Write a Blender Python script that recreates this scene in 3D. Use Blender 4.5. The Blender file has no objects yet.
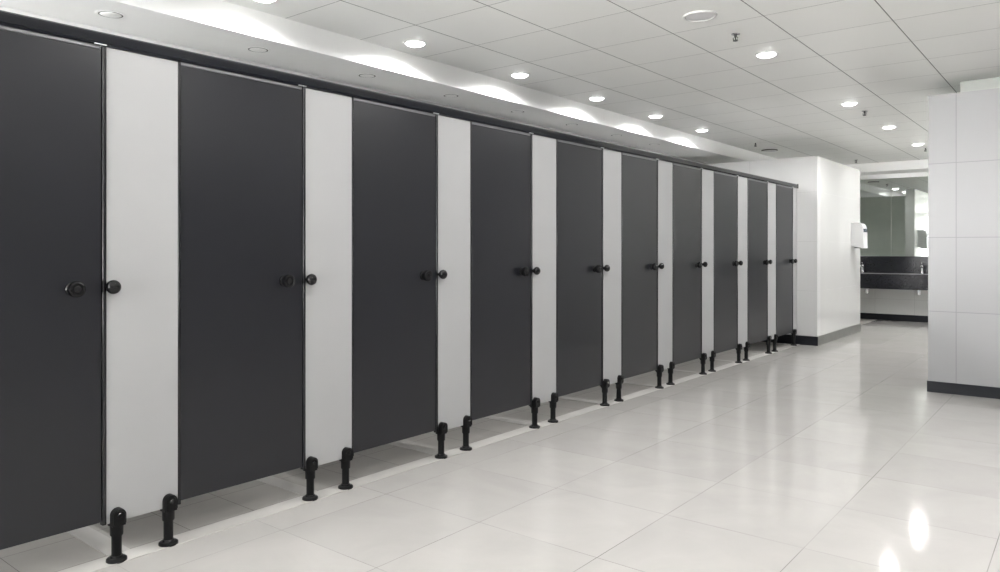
import bpy, bmesh, math, random
from mathutils import Vector, Matrix
random.seed(4)
C = bpy.context.scene.collection
PI = math.pi

# ---------------------------------------------------------------- materials
def new_mat(name):
    m = bpy.data.materials.new(name); m.use_nodes = True
    nt = m.node_tree
    b = nt.nodes['Principled BSDF']
    return m, nt, b

def plain(name, col, rough=.5, metal=0., spec=.5, noise=0., nscale=8., coat=0., bump=0., emit=None, estr=0.):
    m, nt, b = new_mat(name)
    b.inputs['Roughness'].default_value = rough
    b.inputs['Metallic'].default_value = metal
    b.inputs['Specular IOR Level'].default_value = spec
    b.inputs['Coat Weight'].default_value = coat
    b.inputs['Coat Roughness'].default_value = .1
    tc = nt.nodes.new('ShaderNodeTexCoord')
    n = nt.nodes.new('ShaderNodeTexNoise'); n.inputs['Scale'].default_value = nscale; n.inputs['Detail'].default_value = 6
    nt.links.new(tc.outputs['Object'], n.inputs['Vector'])
    r = nt.nodes.new('ShaderNodeValToRGB')
    c0 = [max(0, c*(1-noise)) for c in col]; c1 = [min(1, c*(1+noise)) for c in col]
    r.color_ramp.elements[0].position = .35; r.color_ramp.elements[1].position = .65
    r.color_ramp.elements[0].color = (*c0, 1); r.color_ramp.elements[1].color = (*c1, 1)
    nt.links.new(n.outputs['Fac'], r.inputs['Fac'])
    nt.links.new(r.outputs['Color'], b.inputs['Base Color'])
    if bump:
        bp = nt.nodes.new('ShaderNodeBump'); bp.inputs['Strength'].default_value = bump; bp.inputs['Distance'].default_value = .01
        nt.links.new(n.outputs['Fac'], bp.inputs['Height']); nt.links.new(bp.outputs['Normal'], b.inputs['Normal'])
    if emit:
        b.inputs['Emission Color'].default_value = (*emit, 1); b.inputs['Emission Strength'].default_value = estr
    return m

def tiled(name, col, rough, axes, tile, offs, lw, linecol, linefac=(1, 1), var=.03, noise=.04, nscale=2.5, spec=.5, rvar=0., wavy=0., jrough=.4, fade=0.):
    """a tile grid along two world axes, with fine joints and slight differences from tile to tile"""
    m, nt, b = new_mat(name)
    L = nt.links
    def M(op, a, c=None, d=None):
        n = nt.nodes.new('ShaderNodeMath'); n.operation = op
        for i, v in enumerate((a, c, d)):
            if v is None: continue
            if isinstance(v, (int, float)): n.inputs[i].default_value = v
            else: L.new(v, n.inputs[i])
        return n.outputs[0]
    tc = nt.nodes.new('ShaderNodeTexCoord')
    sx = nt.nodes.new('ShaderNodeSeparateXYZ'); L.new(tc.outputs['Object'], sx.inputs[0])
    masks, cells = [], []
    for k in range(2):
        u = M('DIVIDE', M('SUBTRACT', sx.outputs['XYZ'.index(axes[k])], offs[k]), tile[k])
        cells.append(M('FLOOR', u))
        fr = M('FRACT', u)
        dist = M('MULTIPLY', M('MINIMUM', fr, M('SUBTRACT', 1., fr)), tile[k])
        mk = M('MULTIPLY', M('LESS_THAN', dist, lw[k]/2), linefac[k])
        masks.append(mk)
    mask = M('MAXIMUM', masks[0], masks[1])
    cv = nt.nodes.new('ShaderNodeCombineXYZ'); L.new(cells[0], cv.inputs[0]); L.new(cells[1], cv.inputs[1])
    wn = nt.nodes.new('ShaderNodeTexWhiteNoise'); wn.noise_dimensions = '3D'; L.new(cv.outputs[0], wn.inputs['Vector'])
    if fade:     # joints worn and filled unevenly
        fn = nt.nodes.new('ShaderNodeTexNoise'); fn.inputs['Scale'].default_value = 1.3; fn.inputs['Detail'].default_value = 2
        L.new(tc.outputs['Object'], fn.inputs['Vector'])
        mp = nt.nodes.new('ShaderNodeMapRange'); mp.inputs['From Min'].default_value = .40; mp.inputs['From Max'].default_value = .60
        mp.inputs['To Min'].default_value = 1-fade; mp.inputs['To Max'].default_value = 1.
        L.new(fn.outputs['Fac'], mp.inputs['Value'])
        mask = M('MULTIPLY', mask, mp.outputs[0])
    # large soft clouding + finer veins
    add = nt.nodes.new('ShaderNodeVectorMath'); add.operation = 'ADD'
    L.new(tc.outputs['Object'], add.inputs[0])
    sc = nt.nodes.new('ShaderNodeVectorMath'); sc.operation = 'SCALE'; L.new(wn.outputs['Color'], sc.inputs[0]); sc.inputs['Scale'].default_value = 7.
    L.new(sc.outputs[0], add.inputs[1])
    n = nt.nodes.new('ShaderNodeTexNoise'); n.inputs['Scale'].default_value = nscale; n.inputs['Detail'].default_value = 8
    n.inputs['Roughness'].default_value = .6; n.inputs['Distortion'].default_value = wavy
    L.new(add.outputs[0], n.inputs['Vector'])
    f = M('ADD', 1., M('ADD', M('MULTIPLY', M('SUBTRACT', wn.outputs['Value'], .5), var*2), M('MULTIPLY', M('SUBTRACT', n.outputs['Fac'], .5), noise*4)))
    cs = nt.nodes.new('ShaderNodeVectorMath'); cs.operation = 'SCALE'; cs.inputs[0].default_value = col; L.new(f, cs.inputs['Scale'])
    mx = nt.nodes.new('ShaderNodeMix'); mx.data_type = 'RGBA'
    L.new(mask, mx.inputs['Factor']); L.new(cs.outputs[0], mx.inputs['A']); mx.inputs['B'].default_value = (*linecol, 1)
    L.new(mx.outputs['Result'], b.inputs['Base Color'])
    b.inputs['Specular IOR Level'].default_value = spec
    ro = M('ADD', rough, M('ADD', M('MULTIPLY', mask, jrough), M('MULTIPLY', n.outputs['Fac'], rvar)))
    L.new(ro, b.inputs['Roughness'])
    bp = nt.nodes.new('ShaderNodeBump'); bp.inputs['Strength'].default_value = .4; bp.inputs['Distance'].default_value = .002; bp.invert = True
    L.new(mask, bp.inputs['Height']); L.new(bp.outputs['Normal'], b.inputs['Normal'])
    return m

M_ceil = tiled('ceiling_tiles', (.88, .882, .86), .35, 'XY', (.598, .60), (-.987, .35), (.007, .0055), (.22, .22, .215), (1, .75), var=.015, noise=.015, nscale=1.2, spec=.4)
M_soff = plain('soffit_paint', (.92, .92, .91), .55, noise=.02, nscale=1.5)
M_floor = tiled('floor_tiles', (.475, .460, .444), .07, 'XY', (.60, .60), (-.315, .09), (.0034, .0034), (.12, .115, .11), (.75, .55), var=.03, noise=.06, nscale=2.2, rvar=.025, wavy=1.2, spec=.23, jrough=.03, fade=.75)
M_stallfloor = tiled('stall_floor_tiles', (.36, .345, .325), .4, 'XY', (.30, .306), (-3.02, 1.34), (.003, .003), (.18, .17, .16), var=.05, noise=.06, nscale=5, wavy=.8)
M_sill = plain('sill_stone', (.46, .447, .43), .3, noise=.05, nscale=5)
M_tileY = tiled('white_wall_tiles', (.70, .70, .695), .08, 'XZ', (.90, .62), (-3.55, .06), (.004, .003), (.38, .38, .37), (.7, .6), var=.012, noise=.01, spec=.5)
M_tileX = tiled('white_wall_tiles_side', (.66, .66, .65), .08, 'YZ', (1.08, .62), (9.68, .06), (.003, .003), (.42, .42, .41), (.5, .5), var=.01, noise=.01, spec=.5)
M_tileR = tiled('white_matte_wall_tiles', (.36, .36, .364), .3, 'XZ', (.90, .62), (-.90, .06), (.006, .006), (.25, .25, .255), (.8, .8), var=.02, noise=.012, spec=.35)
M_tileM = tiled('grey_wall_tiles', (.72, .72, .70), .25, 'XZ', (.60, .31), (-2.95, .05), (.004, .004), (.42, .42, .41), (.7, .7), var=.02, noise=.02)
M_paint = plain('white_wall_paint', (.72, .72, .71), .6, noise=.02, nscale=2)
M_greygreen = plain('grey_green_paint', (.60, .64, .59), .5, noise=.05, nscale=3)
M_base = plain('black_skirting', (.008, .009, .013), .4, spec=.3, noise=.1)
M_basegrey = plain('steel_skirting', (.20, .205, .19), .35, metal=.3, noise=.06)
M_door = plain('charcoal_laminate', (.0085, .009, .0125), .31, spec=.56, noise=.07, nscale=3.5)
M_white = plain('white_laminate', (.375, .375, .378), .38, spec=.4, noise=.012, nscale=4)
M_rail = plain('black_anodised_profile', (.006, .007, .011), .12, spec=.36, noise=.1)
M_trim = plain('black_edge_profile', (.008, .008, .010), .2, spec=.5, noise=.1)
M_alu = plain('aluminium', (.62, .63, .64), .35, metal=.6, noise=.03)
M_stop = plain('grey_metal_strip', (.20, .20, .21), .4, metal=.3, noise=.03)
M_plastic = plain('black_nylon', (.006, .006, .0065), .35, spec=.2, noise=.1, nscale=30)
M_gloss = plain('black_gloss_plastic', (.006, .006, .007), .14, spec=.35, noise=.05)
M_lampring = plain('white_lamp_ring', (.85, .85, .85), .4, noise=.01)
M_lens = plain('lit_lens', (1, 1, 1), .5, emit=(1, .985, .96), estr=14.)
M_darkgap = plain('dark_gap', (.05, .05, .05), .7, noise=.1)
M_offwhite = plain('off_white_plastic', (.66, .66, .66), .4, noise=.02)
M_granite = plain('black_granite', (.014, .014, .018), .15, noise=.5, nscale=60)
M_graniteedge = plain('polished_granite_edge', (.22, .22, .23), .2, noise=.1, nscale=60)
M_chrome = plain('chrome', (.85, .85, .86), .08, metal=1., noise=.01)
M_disp = plain('white_dispenser_plastic', (.62, .62, .62), .25, noise=.01)
M_window = plain('dark_blue_window', (.06, .08, .11), .1, noise=.05)
M_cove = plain('led_strip', (1, 1, 1), .5, emit=(1, 1, .95), estr=.35)
m, nt, b = new_mat('mirror_glass')
b.inputs['Base Color'].default_value = (.72, .76, .73, 1); b.inputs['Metallic'].default_value = 1; b.inputs['Roughness'].default_value = .02
M_mirror = m

# ---------------------------------------------------------------- geometry helpers
def obj(name, bm, mat, parent=None, smooth=False, loc=None):
    me = bpy.data.meshes.new(name)
    bmesh.ops.recalc_face_normals(bm, faces=bm.faces)
    if smooth:
        for f in bm.faces: f.smooth = True
        for e in bm.edges:
            if len(e.link_faces) == 2 and e.calc_face_angle(0) > math.radians(35): e.smooth = False
    bm.to_mesh(me); bm.free()
    me.materials.append(mat)
    o = bpy.data.objects.new(name, me); C.objects.link(o)
    if parent: o.parent = parent
    if loc: o.location = loc
    return o

def box(bm, x0, x1, y0, y1, z0, z1, bev=0., seg=2):
    r = bmesh.ops.create_cube(bm, size=1.)
    for v in r['verts']:
        v.co = Vector((x0+(v.co.x+.5)*(x1-x0), y0+(v.co.y+.5)*(y1-y0), z0+(v.co.z+.5)*(z1-z0)))
    if bev:
        es = {e for v in r['verts'] for e in v.link_edges}
        bmesh.ops.bevel(bm, geom=list(es), offset=bev, segments=seg, affect='EDGES', profile=.5)
    return bm

def B(*a, **k): return box(bmesh.new(), *a, **k)

def lathe(bm, prof, seg=32, axis='Z', org=(0, 0, 0)):
    """prof: list of (radius, height) from one end to the other; closed with caps where radius is 0"""
    rings = []
    def P(r, h, t):
        a, c = r*math.cos(t), r*math.sin(t)
        p = {'Z': (a, c, h), 'X': (h, a, c), 'Y': (a, h, c)}[axis]
        return Vector(p)+Vector(org)
    for r, h in prof:
        if r < 1e-6: rings.append([bm.verts.new(P(0, h, 0))])
        else: rings.append([bm.verts.new(P(r, h, 2*PI*i/seg)) for i in range(seg)])
    for a, c in zip(rings, rings[1:]):
        for i in range(seg):
            j = (i+1) % seg
            if len(a) == 1 and len(c) == 1: continue
            if len(a) == 1: bm.faces.new((a[0], c[i], c[j]))
            elif len(c) == 1: bm.faces.new((a[i], a[j], c[0]))
            else: bm.faces.new((a[i], a[j], c[j], c[i]))
    return bm

def prism(bm, pts, axis, h0, h1, bev=0.):
    """closed outline pts in the plane normal to axis, extruded from h0 to h1"""
    def P(u, v, h): return {'X': (h, u, v), 'Y': (u, h, v), 'Z': (u, v, h)}[axis]
    a = [bm.verts.new(P(u, v, h0)) for u, v in pts]; c = [bm.verts.new(P(u, v, h1)) for u, v in pts]
    n = len(pts); fs = [bm.faces.new(a), bm.faces.new(c)]
    for i in range(n): bm.faces.new((a[i], a[(i+1) % n], c[(i+1) % n], c[i]))
    if bev:
        es = [e for e in fs[1].edges]
        bmesh.ops.bevel(bm, geom=es, offset=bev, segments=2, affect='EDGES')
    return bm

def tube(bm, pts, r, seg=12):
    pts = [Vector(p) for p in pts]; rings = []
    for i, p in enumerate(pts):
        d = (pts[min(i+1, len(pts)-1)]-pts[max(i-1, 0)]).normalized()
        up = Vector((0, 0, 1)) if abs(d.z) < .9 else Vector((1, 0, 0))
        s = d.cross(up).normalized(); t = d.cross(s)
        rings.append([bm.verts.new(p+s*r*math.cos(2*PI*k/seg)+t*r*math.sin(2*PI*k/seg)) for k in range(seg)])
    for a, c in zip(rings, rings[1:]):
        for k in range(seg): bm.faces.new((a[k], a[(k+1) % seg], c[(k+1) % seg], c[k]))
    bm.faces.new(rings[0]); bm.faces.new(rings[-1])
    return bm

def thing(name, label, cat, loc=(0, 0, 0), group=None):
    o = bpy.data.objects.new(name, None); C.objects.link(o); o.location = loc; o.empty_display_size = .1
    return tag(o, label, cat, group)
def tag(o, label, cat, group=None):
    o['label'] = label; o['category'] = cat
    if group: o['group'] = group
    return o
def struct(name, bm, mat, label=None):
    o = obj(name, bm, mat); o['kind'] = 'structure'
    if label: o['label'] = label
    return o
def dup_tree(o, parent=None):
    c = o.copy(); C.objects.link(c)
    if parent: c.parent = parent
    for ch in list(o.children): dup_tree(ch, c)
    return c

# ---------------------------------------------------------------- dimensions
ZC, ZS = 2.63, 2.47                # tile ceiling, dropped soffit
XF = -3.91                         # face of the soffit
XB = -4.46                         # wall behind the cubicles
XR = 4.20                          # wall to the right, out of view
YK = -4.0                          # wall behind the viewer
YM = 13.95                         # mirror wall
PX0, PX1 = -2.963, -2.945          # pilaster back, front
P0, PITCH, PW = 1.2685, .9156, .283 # first visible pilaster, pitch, width
YA = 9.676                         # tiled wall closing the row
ZW = 2.365                         # its height
YRW = 7.154                        # tiled wall at the right

# ---------------------------------------------------------------- setting
struct('floor', B(-2.91, XR, YK, YM, -.1, 0), M_floor, 'pale glossy stone tile floor')
fs = B(XB, -3.01, YK, YA, -.1, 0); box(fs, XB, -2.91, YA, YM, -.1, 0)
struct('floor.001', fs, M_stallfloor, 'taupe tile floor inside the cubicles')
sb = B(-3.01, -2.91, YK, YA, -.1, .002)
struct('trim_1', sb, M_sill, 'pale stone sill strip under the cubicle fronts')
for i in range(11):
    y = P0+(i-1)*PITCH+.035
    if y+.09 < YA: box(sb2 := (bmesh.new() if i == 0 else sb2), XB, -3.012, y, y+.085, -.05, .0025)
struct('trim_2', sb2, M_sill, 'pale stone strips across the cubicle floor')
struct('ceiling', B(XF, XR, YK, YM, ZC, ZC+.1), M_ceil, 'white square metal ceiling tiles')
struct('ceiling.001', B(XB, XF, YK, YM, ZS, ZC+.1), M_soff, 'dropped white soffit above the cubicles')
struct('ceiling.002', B(XF+.002, XR, YM-.55, YM, ZS+.013, ZC-.002), M_soff, 'dropped white soffit above the mirror')
struct('wall_left', B(XB-.15, XB, YK, YM, 0, ZC), M_paint)
def fill_window_wall(name, axis, a0, a1, w0, w1, pos, thick):
    # unseen wall with a framed opening added to let in fill light; a = span of wall, w = span of the opening
    def b(bm, u0, u1, z0, z1, d0=0., d1=1.):
        p0, p1 = pos+thick*d0, pos+thick*d1
        lo, hi = min(p0, p1), max(p0, p1)
        return box(bm, u0, u1, lo, hi, z0, z1) if axis == 'X' else box(bm, lo, hi, u0, u1, z0, z1)
    bm = bmesh.new()
    b(bm, a0, w0, 0, ZC); b(bm, w1, a1, 0, ZC); b(bm, w0, w1, 0, WZ0); b(bm, w0, w1, WZ1, ZC)
    struct(name, bm, M_paint)
    fr = bmesh.new(); n = max(1, round((w1-w0)/1.6))
    for k in range(n+1):
        u = w0+(w1-w0)*k/n; u = min(max(u, w0+.025), w1-.025)
        b(fr, u-.025, u+.025, WZ0, WZ1, .3, .6)
    b(fr, w0, w1, WZ0, WZ0+.05, .32, .58); b(fr, w0, w1, WZ1-.05, WZ1, .32, .58)
    return fr
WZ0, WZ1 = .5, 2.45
struct('fill_window_1', fill_window_wall('wall_behind', 'X', XB, XR, -4.3, -.3, YK, -.15), M_lampring)  # added opening behind the viewer, brings fill light to the ceiling
struct('wall_right', B(XR, XR+.15, YK, 7.5, 0, ZC), plain('grey_wall_paint', (.30, .30, .30), .6, noise=.03))
struct('fill_window_2', fill_window_wall('wall_corridor', 'Y', 7.5, YM, 11.0, 11.9, XR, .15), M_lampring)  # second added opening, fill light for the far end
struct('wall_far', B(XB, XR, YM, YM+.15, 0, ZC), M_tileM, 'grey tiled wall below the mirror')
# tiled screen wall that closes the row and turns the corner
struct('wall_end', B(XB, -2.70, YA, YA+.13, 0, ZW), M_tileY, 'glossy white tiled wall closing the cubicle row')
struct('wall_corner', B(-2.86, -2.702, YA+.13, 11.84, 0, ZW), M_tileX, 'glossy white tiled side of the corner wall')
struct('wall_recess', B(XB, -2.862, YA+.131, YA+.16, 0, ZW), M_greygreen, 'grey green wall face seen in the mirror')
struct('baseboard_end', B(XB+.0, -2.694, YA-.008, YA, 0, .115, bev=.001), M_base)
struct('baseboard_corner', B(-2.701, -2.692, YA, 11.84, 0, .115, bev=.001), M_basegrey)
# tiled wall at the right, with a set back bulkhead lit from a hidden strip
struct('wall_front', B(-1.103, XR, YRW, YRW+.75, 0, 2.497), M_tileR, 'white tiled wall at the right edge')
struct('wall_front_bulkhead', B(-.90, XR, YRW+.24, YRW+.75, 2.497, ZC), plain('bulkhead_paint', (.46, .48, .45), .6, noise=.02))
struct('baseboard_front', B(-1.111, XR, YRW-.008, YRW, 0, .092, bev=.001), M_base)
struct('baseboard_far', B(-3.9, XR, YM-.010, YM, 0, .105, bev=.001), M_base)
struct('trim_3', B(-3.9, XR, YM-.006, YM, 2.409, ZS+.013), M_soff, 'white panel between mirror and soffit')

# ---------------------------------------------------------------- cubicle doors
ORD = ['first', 'second', 'third', 'fourth', 'fifth', 'sixth', 'seventh', 'eighth', 'ninth', 'tenth']
DX0, DX1 = -2.962, -2.946
DW = PITCH-PW-.0315
def make_door():
    t = thing('cubicle_door', 'x', 'door', (-2.954, 0, 0), 'dark cubicle doors in the row')
    # local frame: y = 0 is the lock edge, the leaf runs towards -y
    obj('door_leaf', B(-.008, .008, -DW, 0, .163, 1.960, bev=.0012), M_door, t)
    k = obj('door_knob', lathe(bmesh.new(), [(0, .008), (.026, .008), (.026, .014), (.022, .018), (.0215, .026), (.025, .029), (.0285, .032), (.030, .037), (.030, .050), (.0285, .0545), (.022, .056), (.021, .0545), (0, .054)], 32, 'X', (0, -.102, 1.054)), M_gloss, t, smooth=True)
    obj('knob_cap', lathe(bmesh.new(), [(0, .0535), (.013, .0535), (.013, .0555), (.011, .0565), (0, .0565)], 24, 'X', (0, -.102, 1.054)), M_plastic, k, smooth=True)
    return t
proto = make_door()
for i in range(10):
    d = proto if i == 0 else dup_tree(proto)
    d.location.y = P0+i*PITCH-.018
    if i == 0: d['label'] = 'dark grey cubicle door nearest the viewer, cut off by the left edge of the photo'
    elif i == 9: d['label'] = 'narrow-looking last dark grey cubicle door, next to the white tiled end wall'
    else: d['label'] = '%s dark grey cubicle door from the left, between %s and %s white panels' % (ORD[i], ORD[i-1], ORD[i])

# ---------------------------------------------------------------- white pilasters with two feet and a coat knob
def foot(parent, y):
    x = .009; y += .001
    f = obj('support_foot', lathe(bmesh.new(), [(0, .008), (.0185, .008), (.0185, .150), (0, .150)], 24, 'Z', (x, y, 0)), M_plastic, parent, smooth=True)
    obj('foot_flange', lathe(bmesh.new(), [(0, .0), (.037, .0), (.038, .003), (.037, .010), (.033, .0135), (.024, .015), (.021, .022), (0, .022)], 36, 'Z', (x, y, 0)), M_plastic, f, smooth=True)
    obj('foot_collar', lathe(bmesh.new(), [(0, .100), (.0225, .100), (.0235, .103), (.0245, .150), (0, .150)], 28, 'Z', (x, y, 0)), M_plastic, f, smooth=True)
    hb = bmesh.new()
    w = .0248
    def arch(w, z0, zc): return [(y-w, z0), (y+w, z0)]+[(y+w*math.cos(a*PI/14), zc+w*math.sin(a*PI/14)) for a in range(15)]
    prism(hb, arch(w, .138, .181), 'X', -.012, .036, bev=.004)
    obj('foot_head', hb, M_plastic, f, smooth=True)
    rb = bmesh.new()
    # raised horseshoe rim
    o = arch(w-.001, .148, .181); n = arch(w-.0075, .148, .181)
    vo = [rb.verts.new((.039, u, v)) for u, v in o[1:]]+[rb.verts.new((.039, o[0][0], o[0][1]))]
    vn = [rb.verts.new((.039, u, v)) for u, v in n[1:]]+[rb.verts.new((.039, n[0][0], n[0][1]))]
    vo2 = [rb.verts.new((.031, v.co.y, v.co.z)) for v in vo]; vn2 = [rb.verts.new((.031, v.co.y, v.co.z)) for v in vn]
    for i in range(len(vo)-1):
        rb.faces.new((vo[i], vo[i+1], vn[i+1], vn[i])); rb.faces.new((vo[i], vo[i+1], vo2[i+1], vo2[i])); rb.faces.new((vn[i], vn[i+1], vn2[i+1], vn2[i]))
    for i in (0, len(vo)-1): rb.faces.new((vo[i], vn[i], vn2[i], vo2[i]))
    obj('head_rim', rb, M_plastic, f)
    obj('fixing_screw', lathe(bmesh.new(), [(.0, .034), (.010, .034), (.010, .039), (.007, .042), (0, .0425)], 20, 'X', (0, y, .180)), M_gloss, f, smooth=True)
    return f

def trim_bar(y0, y1):
    # rounded edge profile, proud of the panel
    n = 8; pts = []
    w = (y1-y0)/2; c = (y0+y1)/2
    pts += [(-.011, y0), (-.011, y1)]
    for k in range(n+1):
        a = k*PI/n
        pts.append((.0095+.004*math.sin(a), c+w*math.cos(a)))
    bm = bmesh.new(); prism(bm, pts, 'Z', .150, 1.972)
    return bm

def make_pilaster(width, feet, trims, knob=True, label='x'):
    t = thing('pilaster_panel', label, 'cubicle panel', (-2.954, 0, 0), 'white cubicle panels in the row')
    obj('panel', B(-.009, .009, 0, width, .150, 1.973, bev=.001), M_white, t)
    if 0 in trims: obj('edge_profile', trim_bar(-.0145, 0), M_trim, t, smooth=True)
    if 1 in trims: obj('edge_profile', trim_bar(width, width+.0125), M_trim, t, smooth=True)
    if knob:
        k = obj('coat_knob', lathe(bmesh.new(), [(0, .009), (.013, .009), (.013, .012), (.009, .014), (.009, .018), (.019, .021), (.0255, .028), (.0275, .037), (.0255, .046), (.019, .053), (.011, .0565), (0, .0575)], 32, 'X', (0, .014, 1.057)), M_gloss, t, smooth=True)
    for y in feet: foot(t, y)
    return t
pp = make_pilaster(PW, (.026, .242), (0, 1))
pil = []
for i in range(10):
    if i == 0: p = pp
    elif i < 9: p = dup_tree(pp)
    else: p = make_pilaster(YA-.002-(P0+9*PITCH), (.030,), (0,))
    p.location.y = P0+i*PITCH
    if i == 0: p['label'] = 'widest-looking white cubicle panel with black knob and two feet, nearest the viewer'
    elif i == 9: p['label'] = 'narrow white cubicle panel on one foot at the far end, against the tiled wall'
    else: p['label'] = '%s white cubicle panel from the left, right of the %s dark door' % (ORD[i], ORD[i])
    pil.append(p)
# the nearest panel has its first foot set slightly further in
[c for c in pil[0].children if c.name.startswith('support_foot')][0].location.y = .011
# the panel just outside the frame on the left, on which the nearest door hangs
p = dup_tree(pp); p.location.y = P0-PITCH
p['label'] = 'white cubicle panel that carries the hinges of the nearest dark door'

# ---------------------------------------------------------------- header rail
t = thing('header_rail', 'long black glossy rail running along the top of the cubicle fronts', 'rail', (-2.954, 0, 0))
prof = [(-.020, 1.974), (.016, 1.974), (.022, 1.978), (.024, 1.984), (.024, 2.010), (.021, 2.018), (.012, 2.025), (-.020, 2.025)]
bm = bmesh.new(); prism(bm, prof, 'Y', P0-PITCH-.02, YA-.003)
obj('rail_profile', bm, M_rail, t)
for i in range(10):
    y1 = P0+i*PITCH-.020; y0 = y1-DW
    obj('door_stop', B(-.012, .010, y0, y1, 1.9615, 1.9738, bev=.001), M_stop, t)
    obj('rail_glint', B(.014, .0232, y1-.028, y1+.016, 1.9742, 1.9785, bev=.0008), M_alu, t)  # lamp glint on the glossy rail, modelled as a pale metal strip
obj('end_cap', B(-.022, .026, YA-.0035, YA-.0008, 1.972, 2.027, bev=.0008), M_trim, t)

# ---------------------------------------------------------------- dividers between cubicles
dv = None
for i in range(10):
    y = P0+(i-1)*PITCH+PW/2
    if dv is None:
        dv = obj('cubicle_divider', B(XB-PX0+.002, -.004, -.008, .008, .150, 1.965, bev=.001), M_door); dv.location = (PX0, y, 0); o = dv
    else:
        o = dv.copy(); C.objects.link(o); o.location.y = y
    tag(o, 'dark grey divider hidden between two cubicles, running back from a white panel', 'divider', 'dividers between the cubicles')

# ---------------------------------------------------------------- ceiling fittings
def lamp_light(x, y, z, e, size=150, blend=.7, rad=.045):
    l = bpy.data.lights.new('downlight_beam', 'SPOT'); l.energy = e; l.spot_size = math.radians(size); l.spot_blend = blend
    l.shadow_soft_size = rad; l.color = (1, .995, .98)
    o = bpy.data.objects.new('downlight_beam', l); C.objects.link(o); o.location = (x, y, z-.02)
    return o
def make_downlight():
    t = thing('downlight', 'x', 'ceiling light', (0, 0, ZC))
    obj('lamp_ring', lathe(bmesh.new(), [(.068, -.0005), (.085, -.0005), (.086, -.003), (.080, -.006), (.070, -.007), (.066, -.004), (.066, -.0005)], 40), M_lampring, t, smooth=True)
    obj('lamp_lens', lathe(bmesh.new(), [(0, -.019), (.032, -.0185), (.052, -.0155), (.062, -.0095), (.0655, -.001), (.0655, -.0005), (0, -.0005)], 40), M_lens, t, smooth=True)
    return t
dl = make_downlight(); used = [False]
def place_downlight(x, y, label, group, e, size=150, blend=.7):
    d = dl if not used[0] else dup_tree(dl)
    used[0] = True
    d.location = (x, y, ZC); d['label'] = label; d['group'] = group
    b = lamp_light(x, y, ZC, e, size, blend); b.parent = d; b.location = (0, 0, -.03)
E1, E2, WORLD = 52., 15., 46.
cove = [2.44+1.2*k for k in range(6)]
names = ['cut off by the top edge', 'above the third dark door', 'above the fourth dark door', 'above the fifth dark door', 'above the sixth dark door', 'farthest of that row']
for y, n in zip(cove, names):
    place_downlight(-3.675, y, 'small round lit downlight beside the soffit, '+n, 'downlights along the soffit', E1, 168, .5)
for y in (1.24, .04):
    place_downlight(-3.675, y, 'round lit downlight in the ceiling, outside the photo', 'downlights outside the frame', E1, 168, .5)
mid = [(5.46, 'large bright downlight right of the ceiling speaker and sprinkler'), (7.81, 'lit downlight in the middle row, second one beyond the sprinkler'),
       (9.60, 'lit downlight in the middle row, just left of the farthest one'), (11.40, 'farthest lit downlight of the middle row, near the right tiled wall')]
place_downlight(-1.879, 3.66, 'round downlight at the top edge of the photo, left of the ceiling speaker', 'downlights along the middle of the ceiling', E2)
for y, n in mid: place_downlight(-1.879, y, n, 'downlights along the middle of the ceiling', E2*1.3)
for x, y in ((-1.879, 1.86), (0.0, 4.9), (0.0, 3.1), (0.0, 1.3), (1.6, 4.9), (1.6, 1.3)):
    place_downlight(x, y, 'round lit downlight in the ceiling, outside the photo', 'downlights outside the frame', E2)
for x, y in ((-.3, 9.6), (-.3, 11.6), (1.4, 9.6), (1.4, 11.6)):
    place_downlight(x, y, 'round lit downlight behind the right tiled wall', 'downlights behind the right wall', E2)
place_downlight(-.2, 12.9, 'round lit downlight over the hidden end of the washbasin counter', 'downlights over the washbasins', E2*.5)

place_downlight(-3.6, 12.4, 'lit downlight in the recess behind the tiled corner wall, seen in the mirror', 'downlights over the washbasins', E2)
# exhaust valves in the soffit
def make_valve():
    t = thing('exhaust_valve', 'x', 'ceiling vent', (-4.15, 0, ZS), 'round vents in the soffit')
    obj('valve_ring', lathe(bmesh.new(), [(.060, -.0005), (.078, -.0005), (.078, -.0015), (.070, -.0025), (.062, -.0025), (.060, -.001)], 40), M_soff, t, smooth=True)
    obj('valve_throat', lathe(bmesh.new(), [(0, -.0005), (.061, -.0005), (.061, -.0015), (0, -.0015)], 40), M_darkgap, t)
    obj('valve_disc', lathe(bmesh.new(), [(0, -.0018), (.050, -.0018), (.0535, -.0022), (.050, -.0035), (0, -.0042)], 40), M_soff, t, smooth=True)
    return t
vv = make_valve()
where = ['in the soffit above the first white panel, nearest the viewer', 'in the soffit above the second dark door', 'in the soffit above the third dark door', 'in the soffit above the third white panel',
         'in the soffit above the fourth dark door', 'in the soffit above the fifth dark door', 'in the soffit above the fifth white panel', 'in the soffit, farthest one towards the end wall']
for i in range(8):
    v = vv if i == 0 else dup_tree(vv)
    v.location.y = 1.81+.905*i; v['label'] = 'small round white vent '+where[i]

# flush ceiling speaker
t = thing('ceiling_speaker', 'round white flush speaker in the ceiling, left of the nearest sprinkler', 'ceiling speaker', (-1.885, 4.30, ZC))
obj('speaker_rim', lathe(bmesh.new(), [(.082, -.0005), (.102, -.0005), (.103, -.004), (.098, -.010), (.088, -.012), (.082, -.008)], 48), M_offwhite, t, smooth=True)
obj('speaker_grille', lathe(bmesh.new(), [(0, -.0085), (.060, -.0075), (.0825, -.005), (.0825, -.0005), (0, -.0005)], 48), plain('speaker_mesh', (.68, .68, .69), .6, noise=.06, nscale=400), t, smooth=True)

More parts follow.
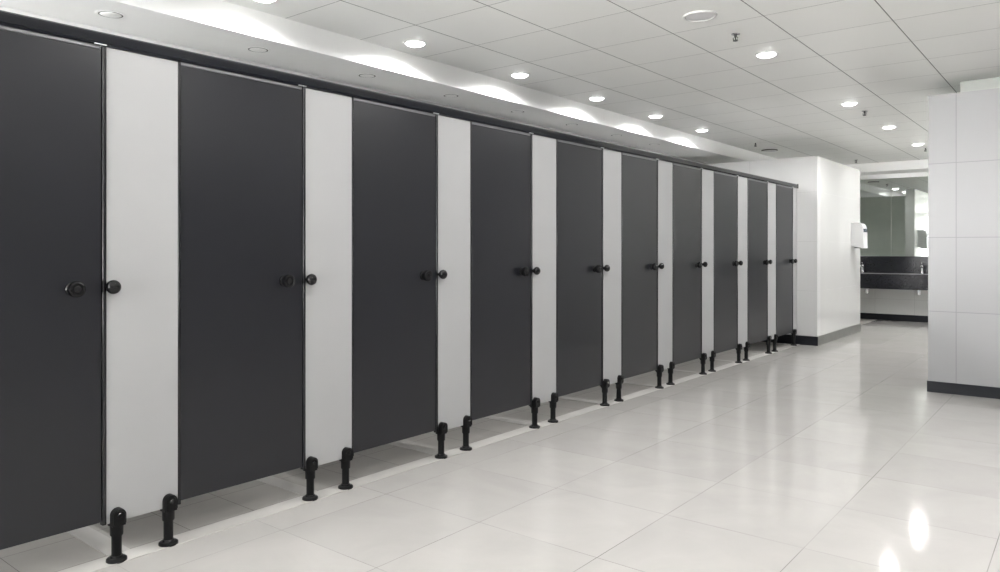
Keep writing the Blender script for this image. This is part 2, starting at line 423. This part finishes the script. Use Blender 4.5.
# sprinklers
def make_sprinkler():
    t = thing('sprinkler', 'x', 'sprinkler', (0, 0, ZC), 'ceiling sprinklers')
    obj('escutcheon', lathe(bmesh.new(), [(0, -.0005), (.030, -.0005), (.028, -.004), (.014, -.007), (0, -.007)], 24), M_chrome, t, smooth=True)
    obj('sprinkler_body', lathe(bmesh.new(), [(0, -.005), (.008, -.005), (.008, -.020), (.0045, -.022), (.0045, -.040), (0, -.040)], 14), M_darkgap, t, smooth=True)
    fr = bmesh.new(); tube(fr, [(-.005, 0, -.018), (-.016, 0, -.026), (-.013, 0, -.038), (0, 0, -.045), (.013, 0, -.038), (.016, 0, -.026), (.005, 0, -.018)], .0028, 8)
    obj('frame_arms', fr, M_darkgap, t, smooth=True)
    obj('deflector', lathe(bmesh.new(), [(0, -.044), (.017, -.044), (.017, -.0465), (0, -.047)], 20), M_darkgap, t, smooth=True)
    return t
sp = make_sprinkler()
F, SA, CA, VX, VY = 742., math.sin(math.radians(38.75)), math.cos(math.radians(38.75)), 1095.5, 249.5
def ceil_at(px, py, z=ZC):
    t_ = (z-1.2)*F/(VY-py); l = (px-500)/F*t_
    return (-t_*SA+l*CA, t_*CA+l*SA)
for i, (px, py, lb) in enumerate([(735.5, 34, 'small dark ceiling sprinkler between the white speaker and the brightest downlight'),
                                 (755.5, 143, 'small dark sprinkler above the far end of the cubicle row'),
                                 (864.5, 111, 'tiny dark sprinkler right of a downlight in the middle row'),
                                 (856, 160, 'tiny dark sprinkler above the corner of the white tiled wall'),
                                 (925.5, 148, 'tiny dark sprinkler below the farthest middle-row downlight')]):
    s = sp if i == 0 else dup_tree(sp)
    x, y = ceil_at(px, py); s.location = (x, y, ZC); s['label'] = lb
x, y = ceil_at(769.5, 150)
t = thing('smoke_detector', 'flat round dark-edged detector on the ceiling above the end wall', 'smoke detector', (x, y, ZC))
obj('detector_base', lathe(bmesh.new(), [(0, -.0005), (.11, -.0005), (.11, -.010), (.10, -.012), (0, -.012)], 36), M_darkgap, t, smooth=True)
obj('detector_cover', lathe(bmesh.new(), [(0, -.011), (.10, -.011), (.095, -.018), (.07, -.022), (0, -.024)], 36), M_offwhite, t, smooth=True)

# strip on top of the right wall, washing the bulkhead
t = obj('cove_light', B(-.55, XR-.2, YRW+.10, YRW+.13, 2.4972, 2.510), M_cove)
tag(t, 'thin light strip lying on top of the right tiled wall', 'light')

# ---------------------------------------------------------------- washbasin area
mt = thing('wall_mirror', 'large frameless mirror above the black washbasin counter', 'mirror', (0, YM, 0))
mirs = [(-3.85, -2.70), (-2.697, -1.55), (-1.547, -.40), (-.397, .75)]
for a, c in mirs: obj('mirror_pane', B(a, c, -.006, -.001, 1.086, 2.405, bev=.001), M_mirror, mt)
ct = thing('washbasin_counter', 'black granite washbasin counter with deep apron and tall splashback', 'counter', (0, YM, 0))
obj('worktop', B(-3.9, .8, -.55, -.002, .79, .812, bev=.002), M_granite, ct)
obj('apron', B(-3.9, .8, -.545, -.520, .553, .789, bev=.002), M_granite, ct)
obj('front_edge', B(-3.9, .8, -.5535, -.549, .800, .813, bev=.001), M_graniteedge, ct)
obj('splashback', B(-3.9, .8, -.020, -.002, .812, 1.085, bev=.002), M_granite, ct)
for x in (-3.7, -2.9, -1.6, -.3):
    bb = bmesh.new(); prism(bb, [(-.50, .788), (-.02, .788), (-.02, .60), (-.05, .60)], 'X', x-.02, x+.02)
    obj('bracket', bb, M_trim, ct)
def xat(px, Y): 
    r = (px-500)/F; return Y*(-SA+r*CA)/(CA+r*SA)
def make_faucet():
    t = thing('faucet', 'x', 'faucet', (0, YM-.14, .812), 'faucets on the black counter')
    bm = bmesh.new(); lathe(bm, [(0, 0), (.026, 0), (.026, .006), (.020, .010), (.019, .10), (.021, .115), (.016, .128), (0, .130)], 24)
    obj('faucet_body', bm, M_chrome, t, smooth=True)
    sp_ = bmesh.new(); tube(sp_, [(0, -.005, .095), (0, -.05, .110), (0, -.10, .108), (0, -.125, .095)], .013)
    obj('spout', sp_, M_chrome, t, smooth=True)
    h = bmesh.new(); tube(h, [(0, 0, .128), (0, .012, .150), (0, -.03, .165)], .007, 8); obj('lever', h, M_chrome, t, smooth=True)
    return t
fa = make_faucet()
x1, x2 = xat(862.5, YM-.14), xat(922, YM-.14)
fa.location.x = x1; fa['label'] = 'chrome faucet on the black counter, beside the corner wall at the left'
f2 = dup_tree(fa); f2.location.x = x2; f2['label'] = 'chrome faucet on the black counter, next to the right tiled wall'
for k, (x, lb) in enumerate(((x1+.10, 'chrome waste trap under the counter, beside the corner wall'), (x2-.02, 'chrome waste trap under the counter, below the right faucet'))):
    t = thing('waste_trap', lb, 'pipe', (x, YM-.28, 0), 'traps under the counter')
    a = bmesh.new(); lathe(a, [(0, .46), (.030, .46), (.032, .49), (.032, .545), (.018, .555), (.018, .785), (0, .785)], 20); obj('trap_bottle', a, M_chrome, t, smooth=True)
    a = bmesh.new(); tube(a, [(0, .02, .53), (0, .20, .53), (0, .268, .53)], .015); obj('waste_pipe', a, M_chrome, t, smooth=True)
    a = bmesh.new(); tube(a, [(-.09, .26, .52), (-.09, .12, .50), (-.06, .10, .60), (-.02, .12, .785)], .006, 8); obj('supply_hose', a, M_alu, t, smooth=True)

# paper dispenser on the side of the corner wall
t = thing('towel_dispenser', 'white plastic paper towel dispenser on the side of the glossy tiled corner wall', 'dispenser', (-2.702, 11.31, 1.23))
pr = [(0.0005, 0.02), (.10, .005), (.150, -.015), (.172, -.012), (.162, .04), (.160, .16), (.158, .23), (.150, .30), (.128, .335), (.095, .35), (.0005, .35)]
bm = bmesh.new(); prism(bm, [(u, v) for u, v in pr], 'Y', 0, .24)
bmesh.ops.bevel(bm, geom=[e for e in bm.edges if abs(e.verts[0].co.y-e.verts[1].co.y) < 1e-5], offset=.006, segments=2, affect='EDGES')
obj('housing', bm, M_disp, t, smooth=True)
obj('back_plate', B(.0003, .012, -.006, .246, .012, .356, bev=.003), M_offwhite, t)
obj('viewing_window', B(.150, .1665, .03, .21, .215, .262, bev=.003), M_window, t)
bs = B(.04, .15, .02, .22, -.012, .004, bev=.002); obj('paper_slot', bs, M_darkgap, t)

# ---------------------------------------------------------------- world, camera, colour
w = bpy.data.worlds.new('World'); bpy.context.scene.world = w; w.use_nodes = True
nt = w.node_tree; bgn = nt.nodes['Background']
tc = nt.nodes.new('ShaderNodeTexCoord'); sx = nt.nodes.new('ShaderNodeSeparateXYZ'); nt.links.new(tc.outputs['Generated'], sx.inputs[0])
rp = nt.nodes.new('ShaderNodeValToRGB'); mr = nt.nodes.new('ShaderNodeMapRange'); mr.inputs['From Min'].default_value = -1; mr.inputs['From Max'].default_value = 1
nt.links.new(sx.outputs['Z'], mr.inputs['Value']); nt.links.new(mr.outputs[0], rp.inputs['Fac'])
# added fill light: bright below the horizon to lift the ceiling, dim above
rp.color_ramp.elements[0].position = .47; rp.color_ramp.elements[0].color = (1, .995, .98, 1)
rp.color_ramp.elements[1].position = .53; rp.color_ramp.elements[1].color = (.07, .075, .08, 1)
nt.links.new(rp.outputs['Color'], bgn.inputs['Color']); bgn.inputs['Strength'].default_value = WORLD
cd = bpy.data.cameras.new('camera'); cam = bpy.data.objects.new('camera', cd); C.objects.link(cam)
cam.location = (0, 0, 1.2); cam.rotation_euler = (PI/2, 0, math.radians(38.75))
cd.sensor_width = 36; cd.lens = F/1000*36; cd.shift_y = -(286-VY)/1000; cd.clip_start = .05; cd.clip_end = 60
sc = bpy.context.scene; sc.camera = cam
sc.view_settings.view_transform = 'Standard'; sc.view_settings.look = 'None'
sc.view_settings.exposure = 0.06; sc.view_settings.gamma = 1; sc.view_settings.use_curve_mapping = False
